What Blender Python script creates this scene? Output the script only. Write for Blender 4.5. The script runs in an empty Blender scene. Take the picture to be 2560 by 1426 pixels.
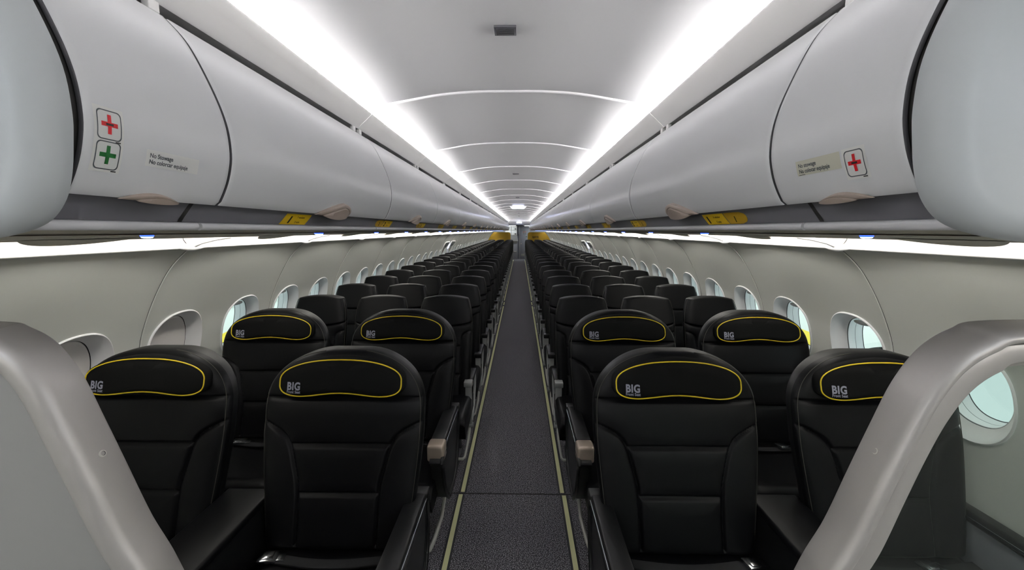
import bpy, bmesh, math, random
import numpy as np
from mathutils import Vector
random.seed(4)
scn = bpy.context.scene
COL = scn.collection
R = math.radians

# ------------------------------------------------------------------ camera
W_PX, F_PX = 2560.0, 1060.0
cam_d = bpy.data.cameras.new('camera'); cam_d.sensor_width = 36.0
cam_d.lens = F_PX / W_PX * 36.0; cam_d.clip_start = 0.02; cam_d.clip_end = 300
cam = bpy.data.objects.new('camera', cam_d); COL.objects.link(cam)
cam.location = (0.045, 0.0, 1.66)
cam.rotation_euler = Vector((-0.0185569, 0.99163678, -0.12771898)).to_track_quat('-Z', 'Y').to_euler()
scn.camera = cam

# ------------------------------------------------------------------ world, exposure
SKY = 1.0
COVE = 98.0      # ceiling cove strips
WASH = 19.0       # side wall light covers
ENTRY = 4.8      # entry ceiling lamp behind the camera
EXPO = 0.6
wd = bpy.data.worlds.new('world'); scn.world = wd; wd.use_nodes = True
wd.node_tree.nodes['Background'].inputs[0].default_value = (0.80, 0.89, 0.885, 1)
wd.node_tree.nodes['Background'].inputs[1].default_value = SKY
vs = scn.view_settings
scn.display_settings.display_device = 'sRGB'
vs.view_transform = 'Standard'; vs.look = 'None'; vs.gamma = 1.0; vs.exposure = EXPO
vs.use_curve_mapping = False
try:
    scn.cycles.max_bounces = 12; scn.cycles.diffuse_bounces = 6; scn.cycles.glossy_bounces = 4
    scn.cycles.transparent_max_bounces = 12; scn.cycles.use_denoising = True
    scn.cycles.sample_clamp_indirect = 6.0
except Exception:
    pass

# ------------------------------------------------------------------ materials
def lin(c):
    f = lambda v: v / 12.92 if v <= 0.04045 else ((v + 0.055) / 1.055) ** 2.4
    return tuple(f(v / 255.0) for v in c) + (1,)
def mat(name, rgb, rough=0.5, metal=0.0, spec=0.5, emit=None, estr=0.0, bump=None, coat=0.0):
    m = bpy.data.materials.new(name); m.use_nodes = True
    nt = m.node_tree; b = nt.nodes['Principled BSDF']
    b.inputs['Base Color'].default_value = lin(rgb)
    b.inputs['Roughness'].default_value = rough
    b.inputs['Metallic'].default_value = metal
    b.inputs['Specular IOR Level'].default_value = spec
    b.inputs['Coat Weight'].default_value = coat
    if emit:
        b.inputs['Emission Color'].default_value = lin(emit)
        b.inputs['Emission Strength'].default_value = estr
    if bump:
        sc, st, dist = bump
        tc = nt.nodes.new('ShaderNodeTexCoord'); n = nt.nodes.new('ShaderNodeTexNoise')
        n.inputs['Scale'].default_value = sc; n.inputs['Detail'].default_value = 3
        bp = nt.nodes.new('ShaderNodeBump'); bp.inputs['Strength'].default_value = st
        bp.inputs['Distance'].default_value = dist
        nt.links.new(tc.outputs['Object'], n.inputs['Vector'])
        nt.links.new(n.outputs['Fac'], bp.inputs['Height'])
        nt.links.new(bp.outputs['Normal'], b.inputs['Normal'])
    return m
M = {}
M['ceil'] = mat('ceiling_plastic', (200, 200, 203), 0.36)
M['ledge'] = mat('ledge_plastic', (238, 237, 237), 0.4)
M['bin'] = mat('bin_plastic', (236, 237, 240), 0.27)
M['endcap'] = mat('bin_end_plastic', (196, 201, 204), 0.4)
M['wall'] = mat('side_panel', (218, 220, 214), 0.5)
M['bezel'] = mat('window_bezel', (238, 238, 239), 0.42)
M['reveal'] = mat('window_reveal', (232, 236, 237), 0.4)
M['blank'] = mat('window_blank', (232, 228, 225), 0.55)
M['dark'] = mat('dark_gap', (22, 20, 18), 0.7)
M['line'] = mat('dark_grey', (62, 62, 66), 0.6)
M['channel'] = mat('channel_grey', (104, 104, 110), 0.55)
M['lip'] = mat('rail_grey', (224, 224, 228), 0.3)
M['psu'] = mat('underside_grey', (176, 170, 152), 0.5)
M['psublack'] = mat('service_black', (22, 22, 28), 0.25)
M['beige'] = mat('beige_trim', (196, 184, 168), 0.45)
M['handle'] = mat('handle_taupe', (168, 154, 144), 0.42)
M['yellow'] = mat('placard_yellow', (214, 176, 20), 0.5)
M['yellow2'] = mat('placard_ochre', (176, 140, 24), 0.5)
M['ink'] = mat('black_ink', (24, 22, 18), 0.6)
M['inkgrey'] = mat('grey_ink', (70, 76, 80), 0.6)
M['stick'] = mat('sticker_white', (236, 236, 234), 0.45)
M['stickb'] = mat('sticker_cream', (214, 212, 196), 0.5)
M['red'] = mat('cross_red', (196, 20, 32), 0.5)
M['green'] = mat('cross_green', (14, 92, 36), 0.5)
M['leather'] = mat('black_leather', (13, 13, 15), 0.42, spec=0.18, bump=(900, 0.12, 0.001))
M['cloth'] = mat('black_cloth', (15, 15, 15), 0.8, spec=0.14, bump=(1400, 0.2, 0.001))
M['shell'] = mat('seat_shell', (12, 12, 13), 0.5)
M['belt'] = mat('belt_webbing', (34, 34, 36), 0.7)
M['piping'] = mat('yellow_piping', (226, 198, 30), 0.5)
M['stitch'] = mat('grey_stitch', (60, 59, 52), 0.7)
M['logo'] = mat('logo_grey', (150, 151, 166), 0.6)
M['armblack'] = mat('armrest_black', (20, 20, 21), 0.38)
M['armgrey'] = mat('armrest_grey', (166, 168, 166), 0.4, metal=0.25)
M['cap'] = mat('champagne_metal', (222, 204, 186), 0.3, metal=0.6)
M['chrome'] = mat('bright_metal', (214, 216, 220), 0.2, metal=1.0)
M['alu'] = mat('leg_metal', (206, 206, 198), 0.42, metal=0.4)
M['frame'] = mat('partition_frame_metal', (172, 169, 166), 0.4, metal=0.4)
M['partition'] = mat('partition_grey', (138, 138, 137), 0.55)
M['strip'] = mat('path_strip', (252, 252, 196), 0.5)
M['stripedge'] = mat('path_strip_edge', (36, 36, 40), 0.6)
M['galley'] = mat('galley_white', (212, 212, 208), 0.4)
M['galgrey'] = mat('galley_grey', (128, 130, 136), 0.45)
M['lavdoor'] = mat('door_grey', (140, 142, 152), 0.45)
M['panelyellow'] = mat('bulkhead_yellow', (178, 142, 30), 0.6)
M['grille'] = mat('grille_grey', (64, 64, 70), 0.5)
M['nacwhite'] = mat('engine_white', (226, 232, 226), 0.25)
M['nacyellow'] = mat('engine_yellow', (250, 222, 0), 0.3)
M['apron'] = mat('apron_concrete', (232, 238, 238), 0.8)
M['cove'] = mat('cove_light', (255, 255, 255), 0.5, emit=(255, 252, 250), estr=COVE)
M['wash'] = mat('wash_light', (240, 238, 232), 0.4, emit=(255, 252, 246), estr=WASH)
M['cover'] = mat('light_cover', (196, 194, 190), 0.5)
M['entry'] = mat('entry_light', (255, 255, 255), 0.5, emit=(238, 246, 255), estr=ENTRY)
M['blue'] = mat('reading_blue', (60, 90, 255), 0.3, emit=(40, 70, 255), estr=3.0)
M['bluew'] = mat('reading_white', (220, 230, 255), 0.3, emit=(190, 215, 255), estr=4.0)
M['exit'] = mat('exit_face', (235, 235, 255), 0.3, emit=(214, 222, 255), estr=8.0)
M['exitink'] = mat('exit_letters', (140, 20, 150), 0.4, emit=(150, 30, 160), estr=0.6)

def carpet():
    m = mat('carpet', (44, 43, 46), 0.95, spec=0.1); nt = m.node_tree; b = nt.nodes['Principled BSDF']
    tc = nt.nodes.new('ShaderNodeTexCoord')
    v = nt.nodes.new('ShaderNodeTexNoise'); v.inputs['Scale'].default_value = 210; v.inputs['Detail'].default_value = 1.5
    rp = nt.nodes.new('ShaderNodeValToRGB')
    rp.color_ramp.elements[0].position = 0.50; rp.color_ramp.elements[0].color = lin((56, 55, 59))
    rp.color_ramp.elements[1].position = 0.60; rp.color_ramp.elements[1].color = lin((176, 173, 178))
    nt.links.new(tc.outputs['Object'], v.inputs['Vector']); nt.links.new(v.outputs['Fac'], rp.inputs['Fac'])
    nt.links.new(rp.outputs['Color'], b.inputs['Base Color'])
    bp = nt.nodes.new('ShaderNodeBump'); bp.inputs['Strength'].default_value = 0.4; bp.inputs['Distance'].default_value = 0.002
    nt.links.new(v.outputs['Fac'], bp.inputs['Height']); nt.links.new(bp.outputs['Normal'], b.inputs['Normal'])
    return m
M['carpet'] = carpet()
def glass(name, tint, refl):
    m = bpy.data.materials.new(name); m.use_nodes = True; nt = m.node_tree; nt.nodes.clear()
    o = nt.nodes.new('ShaderNodeOutputMaterial'); mx = nt.nodes.new('ShaderNodeMixShader')
    t = nt.nodes.new('ShaderNodeBsdfTransparent'); g = nt.nodes.new('ShaderNodeBsdfGlossy')
    t.inputs[0].default_value = tint; g.inputs['Roughness'].default_value = 0.02
    mx.inputs[0].default_value = refl
    nt.links.new(t.outputs[0], mx.inputs[1]); nt.links.new(g.outputs[0], mx.inputs[2]); nt.links.new(mx.outputs[0], o.inputs[0])
    return m
M['pane'] = glass('window_pane', (0.95, 0.99, 0.985, 1), 0.05)
M['smoke'] = glass('partition_glass', (0.80, 0.84, 0.82, 1), 0.03)

# ------------------------------------------------------------------ mesh helpers
class B:
    def __init__(s): s.v = []; s.f = []; s.m = []
    def add(s, verts, faces, mi=0):
        o = len(s.v); s.v += [tuple(float(c) for c in p) for p in verts]
        s.f += [tuple(i + o for i in f) for f in faces]; s.m += [mi] * len(faces); return s
    def box(s, lo, hi, r=0.0, mi=0, seg=2):
        bm = bmesh.new(); bmesh.ops.create_cube(bm, size=1)
        for v in bm.verts:
            v.co = Vector([lo[i] + (v.co[i] + .5) * (hi[i] - lo[i]) for i in range(3)])
        if r > 0: bmesh.ops.bevel(bm, geom=list(bm.edges) + list(bm.verts), offset=r, segments=seg, profile=.5, affect='EDGES')
        bm.verts.index_update()
        s.add([v.co for v in bm.verts], [[v.index for v in f.verts] for f in bm.faces], mi); bm.free(); return s
    def tube(s, pts, r, n=8, closed=False, mi=0):
        P = [Vector(p) for p in pts]; k = len(P); vs_ = []; up = None
        for i, p in enumerate(P):
            a = P[(i - 1) % k] if (closed or i > 0) else p
            c = P[(i + 1) % k] if (closed or i < k - 1) else p
            t = (c - a).normalized()
            if up is None: up = Vector((0, 0, 1)) if abs(t.z) < .9 else Vector((1, 0, 0))
            x = (up - t * up.dot(t)).normalized(); up = x; y = t.cross(x)
            rr = r[i] if hasattr(r, '__len__') else r
            vs_ += [p + (x * math.cos(q) + y * math.sin(q)) * rr for q in [2 * math.pi * j / n for j in range(n)]]
        fs = []
        for i in range(k if closed else k - 1):
            for j in range(n):
                fs.append((i * n + j, i * n + (j + 1) % n, ((i + 1) % k) * n + (j + 1) % n, ((i + 1) % k) * n + j))
        if not closed: fs += [tuple(range(n))[::-1], tuple((k - 1) * n + j for j in range(n))]
        return s.add(vs_, fs, mi)
    def extr(s, prof, y0, y1, closed=False, mi=0, cap=False):
        n = len(prof); vs_ = [(p[0], y0, p[1]) for p in prof] + [(p[0], y1, p[1]) for p in prof]
        fs = [(i, (i + 1) % n, n + (i + 1) % n, n + i) for i in range(n if closed else n - 1)]
        if cap: fs += [tuple(range(n))[::-1], tuple(range(n, 2 * n))]
        return s.add(vs_, fs, mi)
    def grid(s, P, mi=0):
        P = np.asarray(P); a, b = P.shape[:2]
        fs = [(i * b + j, i * b + j + 1, (i + 1) * b + j + 1, (i + 1) * b + j) for i in range(a - 1) for j in range(b - 1)]
        return s.add(P.reshape(-1, 3), fs, mi)
    def loops(s, L, mi=0, capend=False, capstart=False):
        n = len(L[0]); vs_ = [p for l in L for p in l]
        fs = [(i * n + j, i * n + (j + 1) % n, (i + 1) * n + (j + 1) % n, (i + 1) * n + j) for i in range(len(L) - 1) for j in range(n)]
        if capend: fs.append(tuple((len(L) - 1) * n + j for j in range(n)))
        if capstart: fs.append(tuple(range(n))[::-1])
        return s.add(vs_, fs, mi)
    def mirror(s):
        s.v = [(-x, y, z) for x, y, z in s.v]; s.f = [f[::-1] for f in s.f]; return s
    def mesh(s, name, mats, smooth=True, angle=35, merge=0):
        me = bpy.data.meshes.new(name); me.from_pydata(s.v, [], s.f)
        for m in (mats if isinstance(mats, (list, tuple)) else [mats]): me.materials.append(M[m])
        me.polygons.foreach_set('material_index', s.m)
        bm = bmesh.new(); bm.from_mesh(me)
        if merge: bmesh.ops.remove_doubles(bm, verts=bm.verts, dist=merge)
        bmesh.ops.recalc_face_normals(bm, faces=bm.faces); bm.to_mesh(me); bm.free()
        if smooth:
            me.shade_smooth(); me.set_sharp_from_angle(angle=R(angle))
        me.update(); return me
def link(name, data, parent=None, loc=(0, 0, 0)):
    o = bpy.data.objects.new(name, data); COL.objects.link(o); o.location = loc
    if parent: o.parent = parent
    return o
def thing(name, label, cat, loc=(0, 0, 0), group=None, data=None):
    o = link(name, data, None, loc); o['label'] = label; o['category'] = cat
    if group: o['group'] = group
    return o
def struct(name, data, parent=None, loc=(0, 0, 0)):
    o = link(name, data, parent, loc)
    if not parent: o['kind'] = 'structure'
    return o
def text2d(body, size, offset=0.0, shear=0.0, space=1.0):
    c = bpy.data.curves.new('t', 'FONT'); c.body = body; c.size = size; c.offset = offset; c.shear = shear
    c.space_character = space; c.align_x = 'LEFT'; c.resolution_u = 4
    o = bpy.data.objects.new('t', c); COL.objects.link(o)
    dg = bpy.context.evaluated_depsgraph_get(); me = bpy.data.meshes.new_from_object(o.evaluated_get(dg))
    vs_ = [tuple(v.co) for v in me.vertices]; fs = [tuple(p.vertices) for p in me.polygons]
    bpy.data.objects.remove(o); bpy.data.curves.remove(c); bpy.data.meshes.remove(me)
    return vs_, fs
ORD = ['zeroth', 'first', 'second', 'third', 'fourth', 'fifth', 'sixth', 'seventh', 'eighth', 'ninth', 'tenth', 'eleventh', 'twelfth',
       'thirteenth', 'fourteenth', 'fifteenth', 'sixteenth', 'seventeenth', 'eighteenth', 'nineteenth']
def ordn(n):
    if n < 20: return ORD[n]
    t = {2: 'twent', 3: 'thirt', 4: 'fort'}[n // 10]
    return t + 'ieth' if n % 10 == 0 else t + 'y-' + ORD[n % 10]
class Prof:      # smooth cross-section curve (x, z), arc length s from its first point
    def __init__(s, pts, sub=8):
        P = [np.array(p, float) for p in pts]; Q = []
        for i in range(len(P) - 1):
            p0 = P[max(i - 1, 0)]; p1 = P[i]; p2 = P[i + 1]; p3 = P[min(i + 2, len(P) - 1)]
            for k in range(sub):
                t = k / sub
                Q.append(.5 * ((2 * p1) + (p2 - p0) * t + (2 * p0 - 5 * p1 + 4 * p2 - p3) * t * t + (3 * p1 - p0 - 3 * p2 + p3) * t ** 3))
        Q.append(P[-1]); s.q = np.array(Q); d = np.linalg.norm(np.diff(s.q, axis=0), axis=1)
        s.s = np.concatenate([[0], np.cumsum(d)]); s.L = s.s[-1]
        g = np.gradient(s.q, axis=0); s.n = np.stack([g[:, 1], -g[:, 0]], 1); s.n /= np.linalg.norm(s.n, axis=1)[:, None]
    def at(s, a): return np.interp(a, s.s, s.q[:, 0]), np.interp(a, s.s, s.q[:, 1])
    def nrm(s, a):
        return np.interp(a, s.s, s.n[:, 0]), np.interp(a, s.s, s.n[:, 1])
    def sz(s, z): i = np.argsort(s.q[:, 1]); return float(np.interp(z, s.q[i, 1], s.s[i]))
def curve(pts, n=10):
    Q = Prof(pts, n).q; return [tuple(p) for p in Q]
YA, YB = -1.4, 25.2      # ends of the modelled cabin

# ------------------------------------------------------------------ floor and path strips
b = B(); b.box((-1.75, YA, -.06), (1.75, YB, 0)); struct('floor', b.mesh('floor', 'carpet', False))
b = B(); b.box((-.42, 2.494, 0), (.42, 2.504, .0015)); struct('trim_1', b.mesh('carpet_joint', 'dark', False))
for sd, wd_ in ((-1, 'left'), (1, 'right')):
    for k, (a, c, x, wh) in enumerate(((YA, 2.485, .325, 'nearest length beside the front seats'), (2.512, 9.2, .317, 'long length beside the first rows'),
                                  (9.36, 9.75, .317, 'short length level with the exits'), (9.95, 23.9, .325, 'farthest length running to the back'))):
        b = B(); b.box((x - .024, a, 0), (x + .024, c, .002), mi=1); b.box((x - .0125, a, .001), (x + .0125, c, .004), mi=0)
        if sd < 0: b.mirror()
        thing('floor_path_strip', f'pale yellow strip on carpet, {wd_} of aisle, {wh}', 'floor strip', group=f'path strips {wd_} of the aisle', data=b.mesh('floor_path_strip', ['strip', 'stripedge'], False))

# ------------------------------------------------------------------ ceiling
cp = [(-.80, 2.20), (-.70, 2.198), (-.606, 2.188), (-.47, 2.209), (-.30, 2.237), (-.15, 2.2485), (0, 2.25)]
CP = Prof(cp + [(-x, z) for x, z in cp[-2::-1]], 6)
seams = [1.9 + 1.067 * k for k in range(-3, 21)]
b = B(); ysl = [YA]
for y in seams:
    for d in (-.014, -.010, -.006, 0, .004, .008, .012): ysl.append(y + d)
ysl.append(23.45)
P = np.zeros((len(ysl), len(CP.q), 3))
for i, y in enumerate(ysl):
    off = 0.0
    for sy in seams:
        d = y - sy
        if abs(d) < .03: off = {-.014: 0, -.010: .006, -.006: .008, 0: .006, .004: -.004, .008: -.004, .012: 0}[min((-.014, -.010, -.006, 0, .004, .008, .012), key=lambda q: abs(q - d))]
    P[i, :, 0] = CP.q[:, 0]; P[i, :, 1] = y; P[i, :, 2] = CP.q[:, 1] - off
b.grid(P); struct('ceiling', b.mesh('ceiling', 'ceil', angle=25))
# ledge that hides the cove lights, rail gap and cove lamps
for sd, nm in ((-1, 'left'), (1, 'right')):
    led = [(.664, 2.112), (.625, 2.146), (.607, 2.1605), (.601, 2.1635), (.5975, 2.161), (.599, 2.156), (.62, 2.137), (.645, 2.115), (.658, 2.102), (.664, 2.100), (.668, 2.103), (.73, 2.106), (.73, 2.114)]
    b = B(); ys = [YA] + seams + [23.4]
    for k in range(len(ys) - 1): b.extr(led, ys[k] + .0012, ys[k + 1] - .0012, closed=True, cap=True)
    for y in seams:
        b.box((.660, y - .05, 2.08), (.676, y - .025, 2.101), .002); b.box((.660, y + .02, 2.08), (.676, y + .045, 2.101), .002)
    if sd < 0: b.mirror()
    struct('trim_2' if sd < 0 else 'trim_3', b.mesh('ceiling_ledge', 'ledge', angle=50))
    b = B(); b.extr([(.73, 2.108), (.715, 2.09), (.70, 2.05)], YA, 23.4)
    if sd < 0: b.mirror()
    struct('trim_4' if sd < 0 else 'trim_5', b.mesh('rail_gap', 'dark', False))
    b = B(); b.tube([(.648, YA + .02, 2.160), (.648, 23.35, 2.160)], .012, 10)
    if sd < 0: b.mirror()
    thing('cove_light', f'white light strip lying behind the {nm} ceiling ledge', 'light', group='cove lights', data=b.mesh('cove_light', 'cove', False))
for k, y in enumerate((1.34, 4.55, 7.75, 14.6, 17.8)):
    b = B(); z = 2.2495
    b.box((-.033, y - .028, z - .006), (.033, y + .028, z + .002), .002, 0)
    for j in range(7): b.box((-.026, y - .021 + j * .0065, z - .0075), (.026, y - .019 + j * .0065, z - .005), 0, 1)
    thing('ceiling_grille', f'small dark grille in the ceiling centre, {ordn(k + 1)} from the front', 'vent', group='ceiling grilles', data=b.mesh('ceiling_grille', ['grille', 'line']))

# ------------------------------------------------------------------ side walls and windows
WP = Prof([(1.494, 1.577), (1.524, 1.558), (1.597, 1.487), (1.662, 1.392), (1.720, 1.284), (1.768, 1.172), (1.790, 1.098),
           (1.815, .98), (1.830, .85), (1.835, .70), (1.825, .45), (1.785, .2), (1.72, 0)], 8)
SEAM0, CELL, RING = 1.955, .5335, .2235
S0, S1 = WP.sz(1.262), WP.sz(.78); SC = (WP.sz(1.238) + WP.sz(.832)) / 2; HS = (WP.sz(.832) - WP.sz(1.238)) / 2; HY = .181
def bulge(y):
    t = ((y - SEAM0) / (2 * CELL)) % 1.0
    return .010 * math.sin(math.pi * t) ** 2 * math.sin(math.pi * t)
def wpt(sd, y, s_, out=0.0, bl=1.0):
    x, z = WP.at(s_); nx, nz = WP.nrm(s_)
    sg = 1 if nx < 0 else -1           # inward normal
    f = 1.4 * bl * bulge(y) * min(1, s_ / .15) * max(0, min(1, (S0 + .12 - s_) / .30)) - out
    return (sd * (x + sg * nx * f), y, z + sg * nz * f)
def oval(hy, hs, n=56, p=2.35, y0=0, s0=0):
    r = []
    for i in range(n):
        a = 2 * math.pi * i / n; c, s_ = math.cos(a), math.sin(a)
        r.append((y0 + hy * math.copysign(abs(c) ** (2 / p), c), s0 + hs * math.copysign(abs(s_) ** (2 / p), s_)))
    return r
def rectpts(y0, y1, s0, s1, yc, sc, ref):
    r = []
    for (y, s_) in ref:        # project the oval point outwards on to the cell edge
        dy, ds = y - yc, s_ - sc; k = 1e9
        if dy > 1e-9: k = min(k, (y1 - yc) / dy)
        if dy < -1e-9: k = min(k, (y0 - yc) / dy)
        if ds > 1e-9: k = min(k, (s1 - sc) / ds)
        if ds < -1e-9: k = min(k, (s0 - sc) / ds)
        r.append((yc + dy * k, sc + ds * k))
    # pull the nearest point on to each corner
    for (cy, cs) in ((y0, s0), (y0, s1), (y1, s0), (y1, s1)):
        i = min(range(len(r)), key=lambda j: (r[j][0] - cy) ** 2 + (r[j][1] - cs) ** 2); r[i] = (cy, cs)
    return r
winmesh = {}
def windows(sd):
    wall = B(); first = -5; n = 43
    cells = [(SEAM0 + CELL * k) for k in range(first, n)]
    # bands above and below the window cells
    ys = [YA]
    for c in cells:
        for j in range(8): ys.append(c + CELL * j / 8)
    ys = sorted(set(round(y, 5) for y in ys + [YB] if y >= YA))
    for (sa, sb, ns) in ((0, S0, 20), (S1, WP.L, 18)):
        ss = np.linspace(sa, sb, ns)
        wall.grid([[wpt(sd, y, s_) for s_ in ss] for y in ys])
    for (ya, yb) in ((YA, cells[0]), (cells[-1] + CELL, YB)):
        wall.grid([[wpt(sd, y, s_) for s_ in np.linspace(S0, S1, 14)] for y in (ya, yb)])
    EX = (9.4, 11.2)
    for k, c in enumerate(cells):
        yc = c + RING; idx = k + first
        if yc < 1.4 :
            wall.grid([[wpt(sd, y, s_) for s_ in np.linspace(S0, S1, 14)] for y in np.linspace(c, c + CELL, 9)]); continue
        ring = oval(HY, HS, y0=yc, s0=SC); rc = rectpts(c, c + CELL, S0, S1, yc, SC, ring)
        L = []
        for t in (0, .33, .66, 1.0):
            L.append([wpt(sd, r0[0] * (1 - t) + r1[0] * t, r0[1] * (1 - t) + r1[1] * t) for r0, r1 in zip(rc, ring)])
        wall.loops(L)
    # panel joints: a shallow groove with a pale bead
    jn = B()
    for c in cells:
        if abs(((c - SEAM0) / (2 * CELL)) - round((c - SEAM0) / (2 * CELL))) > .1: continue
        ss = np.linspace(.004, WP.sz(.3), 60)
        jn.grid([[wpt(sd, c + d, s_, o, 0) for s_ in ss] for d, o in ((-.001, .0005), (-.001, -.001), (.001, -.001), (.001, .0005))], 0)
        jn.grid([[wpt(sd, c + d, s_, o, 0) for s_ in ss] for d, o in ((.001, .0005), (.002, -.0045), (.006, -.006), (.011, -.0035), (.015, .0005))], 1)
    nm = 'left' if sd < 0 else 'right'
    struct('wall_' + nm, wall.mesh('wall_' + nm, 'wall', angle=60, merge=.0005))
    struct('trim_6' if sd < 0 else 'trim_7', jn.mesh('panel_joint', ['line', 'wall'], angle=50))
    # windows
    yc0 = SEAM0 + RING
    def ringpts(hy, hs, out): return [wpt(sd, y, s_, out, 0) for y, s_ in oval(hy, hs, y0=yc0, s0=SC)]
    bz = B()
    pr = [(1.012, -.001), (1.005, -.007), (.985, -.009), (.965, -.004), (.93, .012), (.88, .026), (.82, .037), (.76, .044), (.72, .048)]
    bz.loops([ringpts(HY * a, HS * (a + (1 - a) * .12), o + 0.0) for a, o in pr])
    me_bezel = bz.mesh('bezel', 'bezel', angle=70)
    rv = B()
    rv.loops([ringpts(HY * .72, HS * .754, .048), ringpts(HY * .717, HS * .752, .0515)], 1)
    rv.loops([ringpts(HY * .717, HS * .752, .0515), ringpts(HY * .70, HS * .738, .051), ringpts(HY * .67, HS * .715, .083)], 0)
    rv.loops([ringpts(HY * .67, HS * .715, .083), ringpts(HY * .668, HS * .713, .0845)], 1)
    rv.loops([ringpts(HY * .668, HS * .713, .0845), ringpts(HY * .635, HS * .685, .117)], 0)
    rv.loops([ringpts(HY * .635, HS * .685, .117), ringpts(HY * .62, HS * .67, .119)], 1)
    me_rev = rv.mesh('reveal', ['reveal', 'line'], angle=30)
    pn = B(); pn.loops([ringpts(HY * .66, HS * .71, .122), ringpts(HY * .66, HS * .71, .126)], capend=True, capstart=True); me_pane = pn.mesh('pane', 'pane')
    sh = B(); q = []
    for i in range(13):
        a = math.pi * i / 12; rr = []
        for j in range(16):
            t = 2 * math.pi * j / 16
            rr.append(wpt(sd, yc0 + .058 * math.cos(a), SC - HS * .645 + .012 * math.sin(a) * math.cos(t), .050 + .016 * math.sin(a) * math.sin(t), 0))
        q.append(rr)
    sh.loops(q); me_sh = sh.mesh('shade_pull', 'stick', angle=60)
    bp = B(); bp.loops([ringpts(HY * .72, HS * .754, .048), ringpts(HY * .71, HS * .745, .062)], 1)
    bp.loops([ringpts(HY * .715, HS * .75, .062), ringpts(HY * .695, HS * .735, .048), ringpts(HY * .66, HS * .70, .042), ringpts(HY * .3, HS * .35, .040)], 0, capend=True)
    me_bl = bp.mesh('blank_panel', ['blank', 'line'], angle=30)
    num = 0
    for k, c in enumerate(cells):
        yc = c + RING
        if yc < 1.4: continue
        num += 1; o = struct(f'window_{num if sd < 0 else num + 60}', None, None, (0, yc - yc0, 0))
        link('bezel', me_bezel, o)
        if sd < 0 and num <= 2: link('blank_panel', me_bl, o)
        else:
            link('reveal', me_rev, o); link('pane', me_pane, o); link('shade_pull', me_sh, o)
for sd in (-1, 1): windows(sd)

# overwing exits: raised frames on both walls with a lit handle window between
en = 0
for sd, nm in ((-1, 'left'), (1, 'right')):
    for k, (ya, yb) in enumerate(((9.66, 10.22), (10.54, 11.10))):
        en += 1; sa, sb = WP.sz(1.40), WP.sz(.50); rr = .09; pts = []
        for (cy, cs, a0) in ((yb - rr, sb - rr, 0), (ya + rr, sb - rr, 90), (ya + rr, sa + rr, 180), (yb - rr, sa + rr, 270)):
            for j in range(6):
                a = R(a0 + j * 18); pts.append((cy + rr * math.cos(a), cs + rr * math.sin(a)))
        full = []
        for i in range(len(pts)):
            p, q = pts[i], pts[(i + 1) % len(pts)]; n = max(1, int(math.hypot(q[0] - p[0], q[1] - p[1]) / .05))
            full += [(p[0] + (q[0] - p[0]) * j / n, p[1] + (q[1] - p[1]) * j / n) for j in range(n)]
        o = struct(f'door_{en}', None, None, (sd * 1.7, ya, 0))
        b = B(); b.tube([wpt(sd, y, s_, -.012) for y, s_ in full], .016, 8, True)
        c_ = link('exit_frame', b.mesh('exit_frame', 'stick', angle=60), o, (-sd * 1.7, -ya, 0))
        b = B(); ym = (ya + yb) / 2
        b.grid([[wpt(sd, y, s_, -.022) for s_ in np.linspace(WP.sz(1.33), WP.sz(1.28), 4)] for y in (ym - .11, ym + .11)])
        b.grid([[wpt(sd, y, s_, -.012) for s_ in np.linspace(WP.sz(1.33), WP.sz(1.28), 4)] for y in (ym - .115, ym + .115)])
        link('exit_handle', b.mesh('exit_handle', 'galgrey', angle=60), o, (-sd * 1.7, -ya, 0))
        b = B(); b.grid([[wpt(sd, y, s_, -.014) for s_ in np.linspace(WP.sz(1.22), WP.sz(1.17), 4)] for y in (ym - .2, ym + .02)])
        link('instruction_placard', b.mesh('instruction_placard', 'beige', angle=60), o, (-sd * 1.7, -ya, 0))
    b = B()
    b.grid([[wpt(sd, y, s_, -.016) for s_ in np.linspace(WP.sz(1.335), WP.sz(1.235), 6)] for y in (10.28, 10.48)], 0)
    for ya, yb in ((10.265, 10.28), (10.48, 10.495)):
        b.grid([[wpt(sd, y, s_, -.02) for s_ in np.linspace(WP.sz(1.345), WP.sz(1.225), 6)] for y in (ya, yb)], 1)
    thing('exit_light', f'blue-white lit sign between the two exits on the {nm} wall', 'exit sign', group='wall exit signs', data=b.mesh('exit_light', ['exit', 'galgrey'], angle=60))

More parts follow.
